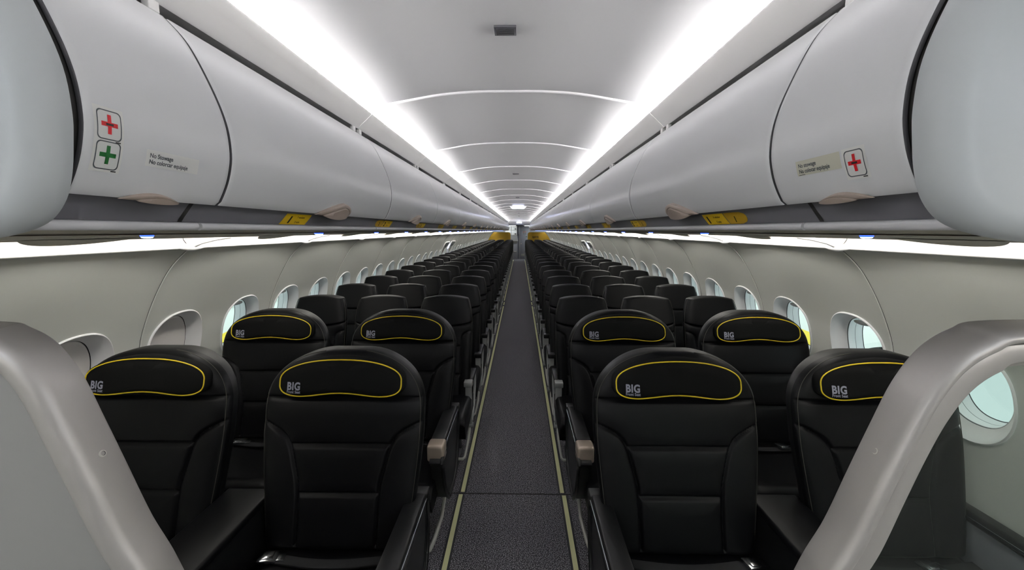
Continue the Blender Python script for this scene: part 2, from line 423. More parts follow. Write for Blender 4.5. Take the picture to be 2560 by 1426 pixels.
# ------------------------------------------------------------------ wall light covers, top lip and connectors
for sd, nm in ((-1, 'left'), (1, 'right')):
    b = B(); lipc = [(1.492 + .011 * math.cos(R(a)), 1.5835 + .009 * math.sin(R(a))) for a in range(0, 360, 30)]
    b.extr(lipc, YA, 23.5, closed=True, cap=True)
    if sd < 0: b.mirror()
    struct('trim_8' if sd < 0 else 'trim_9', b.mesh('wall_lip', 'stick', angle=60))
    k = 0
    for j in range(-3, 21):
        y0 = SEAM0 + 2 * CELL * j; y1 = y0 + 2 * CELL
        if y1 > 23.6: continue
        b = B()
        b.grid([[(x, y, z) for x, z in ((1.496, 1.592), (1.512, 1.602), (1.522, 1.618), (1.521, 1.638), (1.505, 1.655), (1.47, 1.666), (1.42, 1.671))] for y in (y0 + .003, y1 - .003)])
        if sd < 0: b.mirror()
        k += 1
        o = thing('wall_light_cover', f'bright white curved light cover along the {nm} wall top, {ordn(k)} from the front', 'light cover', group=f'light covers on the {nm} wall', data=b.mesh('wall_light_cover', 'cover', angle=60))
        # connector: a spindle on the lip with a curved stem going up behind
        b = B(); pts, rad = [], []
        for t in np.linspace(-1, 1, 17):
            pts.append((1.485, y0 + t * .085, 1.582)); rad.append(.0015 + .0165 * (1 - abs(t) ** 1.6))
        b.tube(pts, rad, 12)
        b.tube([(1.480, y0, 1.590), (1.44, y0 + .008, 1.607), (1.39, y0 + .03, 1.620), (1.345, y0 + .07, 1.628)], [.012, .010, .008, .006], 8)
        if sd < 0: b.mirror()
        thing('light_connector', f'white spindle connector on the {nm} wall lip, {ordn(k)} from the front', 'connector', group=f'lip connectors on the {nm} wall', data=b.mesh('light_connector', 'bezel', angle=60))
    b = B(); b.extr([(1.33, 1.675), (1.50, 1.675), (1.53, 1.655), (1.535, 1.60), (1.50, 1.585)], YA, 23.5)
    if sd < 0: b.mirror()
    struct('trim_10' if sd < 0 else 'trim_11', b.mesh('cove_back', 'stick', False))

for sd, nm in ((-1, 'left'), (1, 'right')):
    b = B(); b.tube([(1.374, YA + .02, 1.654), (1.374, 23.4, 1.654)], .011, 10)
    if sd < 0: b.mirror()
    thing('wash_light', f'long white tube behind the {nm} bin edge, washing the wall', 'light', group='wall wash lights', data=b.mesh('wash_light', 'wash', False))

# ------------------------------------------------------------------ overhead bins
bpp = [(.566, 1.708), (.550, 1.737), (.5375, 1.77), (.5305, 1.812), (.5355, 1.869), (.558, 1.936), (.597, 2.017), (.638, 2.066)]
BP = Prof(bpp, 8)
def bpt(sd, a, s_, off=0.0):
    """a: world y; s_: arc length from the door bottom; off: distance towards the aisle"""
    x, z = BP.at(s_); nx, nz = BP.nrm(s_)
    sg = 1 if nx < 0 else -1
    return (sd * (x + sg * nx * off), a, z + sg * nz * off)
def patch(sd, yc, s0, pts, faces, off, bld, mi=0):
    """2D shape (u to the viewer's right, v up) laid on the bin front"""
    bld.add([bpt(sd, yc - sd * u, s0 + v, off) for u, v in pts], faces, mi)
def rrect(w, h, r, n=5):
    p = []
    for (cx, cy, a0) in ((w / 2 - r, h / 2 - r, 0), (-w / 2 + r, h / 2 - r, 90), (-w / 2 + r, -h / 2 + r, 180), (w / 2 - r, -h / 2 + r, 270)):
        for j in range(n + 1):
            a = R(a0 + 90 * j / n); p.append((cx + r * math.cos(a), cy + r * math.sin(a)))
    q = []
    for i in range(len(p)):
        a, c = p[i], p[(i + 1) % len(p)]; m_ = max(1, int(math.hypot(c[0] - a[0], c[1] - a[1]) / .004))
        q += [(a[0] + (c[0] - a[0]) * j / m_, a[1] + (c[1] - a[1]) * j / m_) for j in range(m_)]
    return q
def sgrid(w, h, n=8):   # rectangle as a fine grid so that it follows the curve
    vs_ = [(-w / 2 + w * i, -h / 2 + h * j / n) for j in range(n + 1) for i in (0, 1)]
    return vs_, [(2 * j, 2 * j + 1, 2 * j + 3, 2 * j + 2) for j in range(n)]
def handle_mesh(sd, size=1.0, tail=True):
    b = B(); n = 40; out = []
    for i in range(n + 1):      # upper outline, from the near tail (y<0) to the far round end
        t = i / n; u = -.135 + .255 * t
        if tail: h = .047 * ((t / .64) ** 1.15 * (1.6 - .6 * t / .64) if t < .64 else math.sqrt(max(0, 1 - ((t - .64) / .36) ** 2)))
        else: h = .0145 * math.sin(math.pi * t) ** .9
        out.append((u * size, h))
    rows = []
    for k, (fr, off) in enumerate(((0, 0.0), (.0, .010), (.06, .013), (.2, .0135), (.22, .0105), (.26, .0105), (.30, .0145), (.65, .0155), (1.0, .014))):
        row = []
        for (u, h) in out:
            lo = (-.007 if tail else -.001) * math.sin(math.pi * (u / size + .135) / .255) ** .8 if -.135 < u / size < .12 else 0
            um = u * (1 - .28 * min(1, fr / .3)) + (.012 * min(1, fr / .3)); v = h * (1 - fr) + lo * fr
            x, z = BP.at(max(0, v)); p = list(bpt(sd, um, max(0, v), (1 if tail else .6) * off * max(0, math.sin(math.pi * min(1, max(0, (u / size + .135) / .255)))) ** .3))
            if v < 0: p[0] += sd * (-v) * .2; p[2] += v
            row.append(p)
        rows.append(row)
    b.grid(rows); return b.mesh('latch_handle', 'handle', angle=50)
def door_mesh(sd, L):
    b = B(); ss = list(np.linspace(0, BP.L, 40)); e = .0035
    ys = [(0, -.007), (.0, -.005), (.0012, -.0015), (e, 0)] + [(t, 0) for t in np.linspace(e + .01, L - e - .01, 8)] + [(L - e, 0), (L - .0012, -.0015), (L, -.005), (L, -.007)]
    rows = []
    for y, o in ys:
        r = [bpt(sd, y, 0, -.014 + min(0, o))]
        r += [bpt(sd, y, s_, o - (.004 if s_ < .003 else 0)) for s_ in ss]
        r.append((sd * (.675), y, 2.07 + o)); rows.append(r)
    b.grid(rows[2:-2]); b.grid(rows[:3], 1); b.grid(rows[-3:], 1); return b.mesh('door', ['bin', 'line'], angle=40, merge=.00001)  # end rows coloured dark to paint in the shade between doors
Y_B0 = .556
bins_y = [(.572, .859)] + [(.864 + 1.067 * k, .864 + 1.067 * (k + 1) - .005) for k in range(21)]
for sd, nm in ((-1, 'left'), (1, 'right')):
    dm = door_mesh(sd, 1.062); d0 = door_mesh(sd, .287); hm = handle_mesh(sd); h0 = handle_mesh(sd, .46, False)
    for k, (ya, yb) in enumerate(bins_y):
        lab = f'white overhead bin on the {nm}, {ordn(k + 1)} from the front'
        if k == 0: lab = f'short white overhead bin with {"red and green crosses" if sd < 0 else "one red cross"}, nearest on the {nm}'
        o = thing('overhead_bin', lab, 'overhead bin', (0, ya, 0), f'overhead bins on the {nm}')
        link('door', dm if k else d0, o)
        h = link('latch_handle', hm if k else h0, o, (0, (yb - ya) / 2 - (0 if k else .01), 0))
        if k == 0:
            def sticker(name, yc, zc, parts, mats):
                bb = B()
                for (pts, fs, dx, dy, off, mi) in parts:
                    patch(sd, yc - ya, BP.sz(zc), [(p[0] + dx, p[1] + dy) for p in pts], fs, off, bb, mi)
                link(name, bb.mesh(name, mats, False), o)
            def cross(name, yc, zc, colr):
                w, h_ = .036, .040; pr = []
                pr.append((*sgrid(w + .008, h_ + .008), 0, 0, .0006, 0))
                out = rrect(w, h_, .006); inn = [(p[0] * (1 - .003 / w), p[1] * (1 - .003 / h_)) for p in out]; nn = len(out)
                pr.append((out + inn, [(i, (i + 1) % nn, nn + (i + 1) % nn, nn + i) for i in range(nn)], 0, 0, .0009, 1))
                pr.append((*sgrid(.0055, .026), 0, .001, .0010, 2)); pr.append((*sgrid(.024, .0060, 2), 0, .001, .0011, 2))
                pr.append((*sgrid(.008, .0016, 1), .013, -.0215, .0011, 3))
                if colr == 'red': pr.append((*sgrid(.011, .003, 1), 0, .001, .0013, 3))
                sticker(name, yc, zc, pr, ['stick', 'inkgrey', colr, 'ink'])
            def words(name, yc, zc, w, h_, l1, l2, base, third=False):
                pr = [(*sgrid(w, h_), 0, 0, .0006, 0)]
                for tx, dy in ((l1, .0012), (l2, -.0085)):
                    v, f = text2d(tx, .0098, .0002); pr.append(([(p[0] * .92, p[1]) for p in v], f, -w / 2 + .006, dy, .0010, 1))
                if third: pr.append((*sgrid(.016, .001, 1), -w / 2 + .012, -h_ / 2 + .0014, .001, 1))
                sticker(name, yc, zc, pr, [base, 'inkgrey'])
            if sd < 0:
                cross('red_cross_sticker', .607, 1.806, 'red'); cross('green_cross_sticker', .607, 1.765, 'green')
                words('no_stowage_sticker', .722, 1.773, .108, .026, 'No Stowage', 'No colorcar equipaje', 'stick')
            else:
                cross('red_cross_sticker', .655, 1.759, 'red')
                words('no_stowage_sticker', .733, 1.768, .104, .026, 'No stowage', 'No colocar equipaje', 'stickb', True)
    # carcass behind the doors, gap shade put into its dark colour; end caps
    b = B(); car = [bpt(1, 0, s_, -.009) for s_ in np.linspace(0, BP.L, 20)]
    car = [(p[0], p[2]) for p in car] + [(.70, 2.05), (1.28, 2.0), (1.33, 1.66), (.60, 1.72)]
    b.extr(car, .56, 23.35, closed=True, cap=True)
    if sd < 0: b.mirror()
    struct('trim_12' if sd < 0 else 'trim_13', b.mesh('bin_carcass', 'dark', angle=50))
    full = curve([(.70, 1.643), (.655, 1.648), (.612, 1.656), (.577, 1.672), (.553, 1.70), (.5405, 1.735), (.534, 1.773), (.5305, 1.812), (.5355, 1.869), (.558, 1.936), (.597, 2.017), (.638, 2.066)], 5) + [(.67, 2.085), (.74, 2.10), (.9, 2.09), (1.15, 2.05), (1.30, 1.95), (1.36, 1.8), (1.34, 1.66), (1.2, 1.635), (.9, 1.64)]
    PP = np.array(full); g = np.roll(PP, -1, 0) - np.roll(PP, 1, 0); N = np.stack([-g[:, 1], g[:, 0]], 1); N /= np.linalg.norm(N, axis=1)[:, None]
    cen = PP.mean(0); fl = np.sign(((cen - PP) * N).sum(1)); N *= fl[:, None]
    for which, yy, dr in (('front', .561, -1), ('rear', 23.28, 1)):
        L = []; r = .036
        L.append([(p[0], yy + dr * .0, p[1]) for p in PP + N * .003])
        for a in np.linspace(0, 90, 9):
            L.append([(p[0], yy + dr * (.012 + (r - .0) * math.sin(R(a))), p[1]) for p in PP + N * r * (1 - math.cos(R(a)))])
        c2 = [cen + (p - cen) * .9 for p in PP + N * r]
        L.append([(p[0], yy + dr * (.0125 + r + .004), p[1]) for p in c2])
        b = B(); b.loops(L, capend=True)
        if sd < 0: b.mirror()
        thing('bin_end_panel', f'rounded plain grey end panel closing the {nm} bins at the {which}', 'end panel', group='bin end panels', data=b.mesh('bin_end_panel', 'endcap', angle=60))
    # channel, rail, underside
    b = B(); b.extr([(.600, 1.745), (.578, 1.735), (.586, 1.716), (.596, 1.694), (.6065, 1.676)], Y_B0, 23.4)
    b.grid([[(x - .0012, .80 + w_ + .028 * ((z - 1.676) / .06) ** 1.6, z) for x, z in ((.578, 1.735), (.5815, 1.727), (.586, 1.716), (.591, 1.705), (.596, 1.694), (.601, 1.685), (.6065, 1.676))] for w_ in (0, .011)], 1)
    if sd < 0: b.mirror()
    struct('trim_14' if sd < 0 else 'trim_15', b.mesh('placard_channel', ['channel', 'dark'], angle=50))
    b = B(); lp = [(.6135 + .0085 * math.cos(R(a)), 1.6685 + .0085 * math.sin(R(a))) for a in range(0, 360, 20)]
    ys = [Y_B0] + [.86 + 1.067 * k for k in range(0, 22)] + [23.4]
    for k in range(len(ys) - 1): b.extr(lp, ys[k] + .004, ys[k + 1] - .004, closed=True, cap=True)
    if sd < 0: b.mirror()
    struct('trim_16' if sd < 0 else 'trim_17', b.mesh('bin_rail', 'lip', angle=40))
    b = B()
    b.extr([(.613, 1.6615), (.74, 1.6555)], Y_B0, 23.4, mi=0); b.extr([(.74, 1.6555), (.765, 1.6535), (.80, 1.652)], Y_B0, 23.4, mi=0)
    b.extr([(.80, 1.652), (1.28, 1.634)], Y_B0, 23.4, mi=0); b.extr([(1.28, 1.634), (1.30, 1.629), (1.335, 1.629), (1.338, 1.640)], Y_B0, 23.4, mi=1)
    b.extr([(.775, 1.6505), (.79, 1.6495), (.80, 1.652)], Y_B0, 23.4, mi=1)
    if sd < 0: b.mirror()
    struct('trim_18' if sd < 0 else 'trim_19', b.mesh('bin_underside', ['psu', 'beige'], angle=20))
    # rounded panels hanging under the bins' outer edge
    tm = None
    for k in range(21):
        yc = 1.28 + 1.067 * k
        if tm is None:
            b = B(); ro = []
            for j, t in enumerate(np.linspace(-1, 1, 33)):
                xe = 1.30 + .078 * (1 - abs(t) ** 2.2); r_ = []
                for f in (0, .3, .6, .85, 1.0):
                    x = 1.24 + (xe - 1.24) * f
                    r_.append((x, t * .165, 1.6345 - .0375 * (x - 1.24) - .0155 * max(0, (x - 1.29) / .088) - .0012))
                r_.append((xe, t * .165, r_[-1][2] + .012)); r_.append((1.24, t * .165, 1.645)); ro.append(r_)
            b.grid(ro)
            if sd < 0: b.mirror()
            tm = b.mesh('service_panel', 'psu', angle=40)
        thing('service_panel', f'dark rounded panel bulging below the {nm} bins, {ordn(k + 1)} from the front', 'panel', (0, yc, 0), f'rounded panels under the {nm} bins', tm)

# ------------------------------------------------------------------ rows
ROWS = {1: 1.679, 2: 2.553}
for k in range(3, 32): ROWS[k] = 3.178 + .711 * (k - 3)
# reading lights and seat row placards
CH = Prof([(.606, 1.6765), (.596, 1.694), (.586, 1.716)], 4)
def chpt(sd, a, s_, off):
    x, z = CH.at(s_); return (sd * (x - off * .9), a, z - off * .3)
def placard(sd, k):
    b = B(); left = sd < 0
    def quad(u0, u1, v0, v1, off, mi, sl0=0, sl1=0, rnd=0):
        n = 6; vs_ = []
        for j in range(n + 1):
            t = j / n; e = rnd * (1 - math.sqrt(max(0, 1 - (2 * t - 1) ** 2)))
            vs_ += [(u0 + sl0 * t + (e if rnd and left else 0), v0 + (v1 - v0) * t), (u1 + sl1 * t - (e if rnd and not left else 0), v0 + (v1 - v0) * t)]
        b.add([chpt(sd, -sd * u, v, off) for u, v in vs_], [(2 * j, 2 * j + 1, 2 * j + 3, 2 * j + 2) for j in range(n)], mi)
    def txt(s_, u, v, size, off, bold=.0008, shear=0, wx=1.0):
        vs_, fs = text2d(s_, size, bold, shear); b.add([chpt(sd, -sd * (u + p[0] * wx), v + p[1], off) for p in vs_], fs, 2)
    H = .0335; seats = ('F window', 'D aisle') if left else ('A window', 'C aisle')
    if k > 2: seats = ('DEF', '') if left else ('ABC', '')
    dg = str(k)
    if left:
        if k == 1: quad(-.155, -.02, .001, H, .0006, 3, 0, .02, .03)
        else:
            quad(-.10, -.012, .001, H, .0006, 1, 0, .014, .03); txt(dg, -.058, .008, .022, .0012, wx=1.3)
        quad(-.008 if k > 1 else -.018, .12, .001, H, .0007, 0, .02, .02)
        txt(dg, .012, .006, .028, .0012, .0014, .3, 1.5 if k < 10 else .9)
        txt(seats[0], .062, .021, .0088, .0012, .0001, 0, 1.15); txt(seats[1], .055, .006, .0088, .0012, .0001, 0, 1.15)
    else:
        quad(-.12, .008, .001, H, .0007, 0, -.02, -.02); quad(.012, .105, .001, H, .0006, 1, -.02, 0, .03)
        txt(dg, -.112, .006, .028, .0012, .0014, -.3, 1.5 if k < 10 else .9); txt(seats[0], -.072, .021, .0088, .0012, .0001, 0, 1.15)
        txt(seats[1], -.062, .006, .0088, .0012, .0001, 0, 1.15); txt(dg, .04, .007, .022, .0012, .0008, 0, 1.3 if k < 10 else .9)
    return b.mesh('row_placard', ['yellow', 'yellow2', 'ink', 'channel'], False)
lightmesh = {}
for sd, nm in ((-1, 'left'), (1, 'right')):
    b = B(); n = 24
    b.loops([[(rr * math.cos(a), rr * math.sin(a), z) for a in np.linspace(0, 2 * math.pi, n, endpoint=False)] for rr, z in ((.0135, .004), (.0135, -.002), (.0122, -.0038))], 0)
    b.loops([[(rr * math.cos(a), rr * math.sin(a), z) for a in np.linspace(0, 2 * math.pi, n, endpoint=False)] for rr, z in ((.0122, -.0038), (.0105, -.0062), (.006, -.0072))], 1, capend=True)
    me_l = b.mesh('lens', ['blue', 'bluew'], angle=50)
    b = B(); b.box((-.04, -.13, .0015), (.36, .10, .008), .002); me_p = b.mesh('service_unit', 'psublack', False)
    for k in range(1, 32):
        y = ROWS[k] - (.66 if k < 3 else .50)
        x = .86; z = 1.652 - (x - .8) * .0375
        o = thing('reading_light', f'blue glowing reading light unit under the {nm} bins, {ordn(k)} from the front', 'reading light', (sd * x, y, z + .0005), f'reading lights on the {nm}')
        u = link('service_unit', me_p, o); u.rotation_euler = (0, R(2.15) * sd, 0)
        if sd < 0: u.rotation_euler = (0, R(-2.15), R(180)); u.location = (0, 0, 0)
        link('lens', me_l, o, (0, 0, -.002))
        if k == 2: link('lens', me_l, o, (sd * .03, .09, -.003))
        yp = ROWS[k] - (.52 if k == 1 else .56 if k == 2 else .44)
        thing('row_placard', f'yellow row {k} placard below the {nm} bins', 'sign', (0, yp, 0), f'row placards on the {nm}', placard(sd, k))

# ------------------------------------------------------------------ seats
TAN = math.tan(R(15)); ZT = 1.172
def seg_dist(X, Z, poly):
    D = np.full(X.shape, 9.0)
    for (a, c) in zip(poly[:-1], poly[1:]):
        ax, az = a; vx, vz = c[0] - ax, c[1] - az; L = vx * vx + vz * vz + 1e-12
        t = np.clip(((X - ax) * vx + (Z - az) * vz) / L, 0, 1)
        D = np.minimum(D, np.hypot(X - ax - t * vx, Z - az - t * vz))
    return D
def shell(wfun, z0f, z1f, nu, nv, thick, seams, gd, gw, pe=6, qe=2.6, back=None, puff=.006, toplean=0.0, cosv=True):
    """padded slab on the reclined back plane; returns a builder with front (0) and back (1) materials"""
    u = np.linspace(-1, 1, nu); u = np.sign(u) * np.abs(u) ** .85
    v = (1 - np.cos(np.linspace(0, math.pi, nv))) / 2 if cosv else np.linspace(0, 1, nv)
    U, V = np.meshgrid(u, v)
    Z = z0f(U) + (z1f(U) - z0f(U)) * V
    X = wfun(Z) * U
    edge = np.clip((1 - np.abs(U) ** pe) * (1 - np.abs(2 * V - 1) ** (pe * 4)), 0, 1) ** (1 / qe)
    D = np.full(X.shape, 9.0)
    for s_ in seams: D = np.minimum(D, seg_dist(X, Z, s_))
    rel = -gd * np.exp(-(D / gw) ** 2) + puff * (1 - np.exp(-(D / .03) ** 2))
    plane = -(ZT - Z) * TAN + toplean * np.clip((Z - 1.05) / .12, 0, 1) ** 2
    Yf = plane + .012 - .018 * edge - rel * edge + .02 * (1 - edge)
    Yb = plane + .032 + (thick - .02) * edge
    b = B(); b.grid(np.stack([X, Yf, Z], -1)[:, ::-1], 0); b.grid(np.stack([X, Yb, Z], -1), 1)
    return b
def cst(c): return lambda U: np.full_like(U, c)
# --- big front seat
def w_bfs(Z):
    Z = np.asarray(Z, float); low = .325 - .045 * np.clip((.86 - Z) / .42, 0, 1) ** 1.3
    t = np.clip((Z - .945) / (ZT - .9435), 0, 1); return low * (1 - t ** 2.3) ** (1 / 2.3)
sb = [curve([(s_ * .330, .897), (s_ * .29, .885), (s_ * .235, .855), (s_ * .203, .815), (s_ * .178, .73), (s_ * .160, .635), (s_ * .157, .45)]) for s_ in (-1, 1)]
sb += [[(-.34, .987), (.34, .987)], [(-.202, .812), (.202, .812)], [(-.160, .634), (.160, .634)]]
m_bfs_back = shell(w_bfs, cst(.43), cst(ZT), 190, 230, .10, sb, .013, .0065, pe=9).mesh('backrest', ['leather', 'shell'], angle=60, merge=.0004)
def plane_pt(x, z, off=0.0): return (x, -(ZT - z) * TAN - off * .966, z + off * .259 * 0)
pts = []
for z in np.concatenate([np.linspace(.50, .95, 20), ZT - .2285 + .2285 * np.sin(np.linspace(.02, 1.40, 24))]):
    pts.append((float(w_bfs(z)) * .965, z))
m_bfs_stitch = [B().tube([plane_pt(s_ * x, z, -.0065) for x, z in pts], .0016, 6).mesh('stitching', 'stitch', angle=80) for s_ in (-1, 1)]
# pillow outline
PO = []
def up(t): return 1.075 + .064 * (1 - abs(t) ** 2.6)
for a in np.linspace(0, 2 * math.pi, 96, endpoint=False):
    c, s_ = math.cos(a), math.sin(a); x = .243 * math.copysign(abs(c) ** .72, c)
    zz = .063 * math.copysign(abs(s_) ** .72, s_)
    t = x / .243
    z = 1.068 + zz + (.014 * (1 - t * t) if s_ > 0 else .014 * math.cos(t * math.pi) * (1 if abs(t) < 1 else 1))
    if s_ > 0: z -= .006 * t * t
    PO.append((x, z))
PA = np.array(PO); pc = np.array([0, 1.07])
def pl(scale, off, grow=0):
    q = pc + (PA - pc) * scale
    if grow:
        d = PA - pc; d /= np.linalg.norm(d, axis=1)[:, None]; q = PA + d * grow
    return [plane_pt(x, z, off) for x, z in q]
b = B(); b.loops([pl(1, -.02, .006), pl(1, .010, .013), pl(1, .028, .012), pl(1, .037, .004), pl(1, .0375, -.004), pl(1, .042, -.014), pl(1, .046, -.03), pl(.72, .0505), pl(.5, .0525), pl(.25, .053)], capend=True)
m_pillow = b.mesh('headrest', 'cloth', angle=70)
b = B(); b.tube(pl(1, .0385, 0), .0028, 6, True); m_pip = b.mesh('piping', 'piping', angle=80)
v1, f1 = text2d('BIG', .040, .0016, 0, 1.1); v2, f2 = text2d('Front Seat', .0150, .0004, 0, 1.05)
def lg(vs_, x0, z0, wx): return [plane_pt(x0 + p[0] * wx, z0 + p[1], .0480 + .0052 * max(0, min(1, (x0 + p[0] * wx + .212) / .05))) for p in vs_]
b = B(); b.add(lg(v1, -.209, 1.0345, .84), f1); b.add(lg(v2, -.209, 1.0215, .84), f2); m_logo = b.mesh('logo', 'logo', False)
b = B()
def cushion(hw, y0, y1, z0, z1, r):
    b = B(); nx, ny = 26, 26; X = np.linspace(-1, 1, nx); T = np.linspace(0, 1, ny); P = np.zeros((ny, nx, 3))
    for i, t in enumerate(T):      # wraps from the back over the top and down the rounded front
        if t < .62: y = y0 + (y1 + r - y0) * (t / .62); z = z1
        else:
            a = (t - .62) / .38 * R(120); y = y1 + r - r * math.sin(a); z = z1 - r + r * math.cos(a)
            if a > R(90): y = y1 + (a - R(90)) * .05; z = z1 - r - (a - R(90)) * (z1 - r - z0) / R(30)
        for j, x in enumerate(X):
            e = (1 - abs(x) ** 8) ** .35 if abs(x) < 1 else 0
            P[i, j] = (hw * x, y, z - .03 * (1 - e) - .012 * (1 - min(1, abs(x * 1.4) ** 2)) * (1 if t < .62 else 0))
    b.grid(P)
    for sg in (0, nx - 1):
        row = [tuple(P[i, sg]) for i in range(ny)]; b.add(row + [(row[0][0], y0, z0)], [tuple(range(ny + 1))])
    b.add([(-hw, y0, z0), (hw, y0, z0), (hw, P[-1, 0, 1], P[-1, 0, 2]), (-hw, P[-1, 0, 1], P[-1, 0, 2])], [(0, 1, 2, 3)])
    return b
m_bfs_cush = cushion(.285, -.10, -.66, .31, .425, .06).mesh('seat_cushion', 'leather', angle=60)
def legframe(hw):
    b = B()
    for y in (-.24, -.50): b.tube([(-hw, y, .335), (hw, y, .335)], .022, 10)
    for x in (-hw * .55, hw * .55):
        b.tube([(x, -.14, .02), (x, -.22, .20), (x, -.24, .33)], .016, 8); b.tube([(x, -.54, .02), (x, -.52, .18), (x, -.50, .33)], .016, 8)
        b.box((x - .02, -.58, 0), (x + .02, -.10, .022), .004)
    return b.mesh('leg_frame', 'line', angle=50)
m_leg_b = legframe(.28); m_leg_e = legframe(.2)
b = B(); n = 14
b.grid([[(x, -.245 + d - .015 * math.cos(x * 9), .434 - .006 * math.cos(x * 6)) for x in np.linspace(-.27, .27, n)] for d in (-.022, .022)])
b.grid([[(x, -.245 + d - .015 * math.cos(x * 9), .428 - .006 * math.cos(x * 6)) for x in np.linspace(-.27, .27, n)] for d in (-.022, .022)])
m_belt = b.mesh('seat_belt', 'belt', angle=60)
b = B(); b.box((-.03, -.028, 0), (.035, .028, .014), .004); b.box((.03, -.020, .003), (.062, .020, .009), .002); b.box((-.018, -.020, .012), (.022, .020, .018), .003); m_buckle = b.mesh('buckle', 'chrome')
# aisle armrest of a big front seat, built for a seat whose aisle is at +x (outer face x = +.34)
def bfs_arm(sg):
    xo, xi = .343, .258; yb_, yf = -.085, -.59; zt = .602; out = {}
    b = B(); b.box((xi, yf + .085, zt - .055), (xo - .008, yb_, zt), .010); b.box((xi + .004, yb_ - .002, zt - .05), (xo - .004, yb_ + .055, zt - .004), .006); out['arm_pad'] = (b, 'armblack')
    b = B(); b.box((xi - .004, yf, zt - .085), (xo - .004, yf + .088, zt + .002), .014, seg=4); out['arm_cap'] = (b, 'cap')
    b = B(); b.box((xo - .009, yf + .10, zt - .030), (xo - .004, yb_ - .005, zt - .018), .002); out['metal_strip'] = (b, 'chrome')
    # side panel with a rounded outline, rim tube round its edge
    o = [(-.05, .575), (-.57, .545), (-.575, .48), (-.52, .33), (-.44, .235), (-.38, .215), (-.20, .225), (-.11, .30), (-.06, .42)]
    q = curve(o + [o[0]], 5)
    b = B(); n = len(q) - 1
    b.loops([[(x, y, z) for y, z in q[:n]] for x in (xi + .012, xo - .014)], capend=True, capstart=True)
    c0 = np.mean(q[:n], axis=0); ins = [tuple(c0 + (np.array(p) - c0) * .86) for p in q[:n]]
    b.tube([(xo - .012, y, z) for y, z in q[:n]], .009, 8, True); b.tube([(xo - .013, y, z) for y, z in ins], .003, 6, True)
    out['side_panel'] = (b, 'armblack')
    b = B(); b.tube([(.15, -.60, .05), (.225, -.63, .055), (.262, -.61, .06), (.276, -.56, .08), (.288, -.42, .105), (.287, -.33, .15), (.27, -.28, .22)], .011, 8)
    out['baggage_bar'] = (b, 'alu')
    res = {}
    for kname, (bb, mm) in out.items():
        if sg < 0: bb.mirror()
        res[kname] = bb.mesh(kname, mm, angle=45)
    return res
arms_b = {s_: bfs_arm(s_) for s_ in (-1, 1)}
XA, XW = .668, 1.462
ROWW = {1: 'front', 2: 'second'}
for k in (1, 2):
    for sd, nm in ((-1, 'left'), (1, 'right')):
        for x, pos in ((XA, 'aisle'), (XW, 'window')):
            o = thing('front_seat', f'wide black seat with yellow-piped headrest, {ROWW[k]} row, {pos} side on the {nm}', 'seat', (sd * x, ROWS[k], 0), 'wide front seats')
            link('backrest', m_bfs_back, o); h = link('headrest', m_pillow, o); link('piping', m_pip, h); lo = link('logo', m_logo, h); lo['label'] = 'grey lettering on headrest'
            [link('stitching', q_, o) for q_ in m_bfs_stitch]; link('seat_cushion', m_bfs_cush, o); link('leg_frame', m_leg_b, o)
            sbt = link('seat_belt', m_belt, o); bk = link('buckle', m_buckle, sbt, ({('window', -1): -.13, ('window', 1): .08, ('aisle', -1): .12, ('aisle', 1): -.12}[(pos, sd)] if (k, pos) != (1, 'aisle') else sd * .235, -.245, .432)); bk.rotation_euler = (0, R(6), R(12))
            if pos == 'aisle':
                for pn, me in arms_b[-sd].items(): link(pn, me, o)
        # console between the two seats
        q = [(-.05, .592), (-.48, .597), (-.515, .588), (-.525, .56), (-.50, .30), (-.44, .06), (-.12, .06), (-.05, .30)]
        o = thing('center_console', f'black padded console between the {ROWW[k]}-row wide seats on the {nm}', 'armrest console', (sd * 1.067, ROWS[k] - .02, 0), 'consoles between wide seats')
        cm = B(); cm.box((-.098, -.52, .568), (.098, -.04, .600), .011, 0, 3); link('console_pad', cm.mesh('console_pad', 'leather', angle=50), o)
        cb = B(); cb.loops([[(xx, y, z - .022) for y, z in q] for xx in (-.092, .092)], 0, capstart=True, capend=True); cb.box((-.06, -.46, 0), (.06, -.10, .07), .004); link('console_body', cb.mesh('console_body', 'shell', angle=40), o)
# window-side armrests of the front seats
b = B(); b.box((-.03, -.58, .555), (.03, -.07, .60), .012, seg=3); m_wpad = b.mesh('arm_pad', 'armblack', angle=50)
b = B(); b.box((-.036, -.57, .572), (-.029, -.10, .584), .002); m_wstrip = b.mesh('metal_strip', 'chrome')
b = B(); b.box((-.028, -.50, .30), (.012, -.14, .56), .008); m_wbox = b.mesh('arm_support', 'galgrey', angle=50)
for ob in [o for o in COL.objects if o.name.startswith('front_seat') and abs(abs(o.location.x) - XW) < .01]:
    s_ = 1 if ob.location.x > 0 else -1
    link('arm_pad', m_wpad, ob, (s_ * .318, 0, 0)); link('arm_support', m_wbox, ob, (s_ * .322, 0, 0)); link('metal_strip', m_wstrip, ob, (s_ * .318 + (.065 if s_ < 0 else 0), 0, 0))

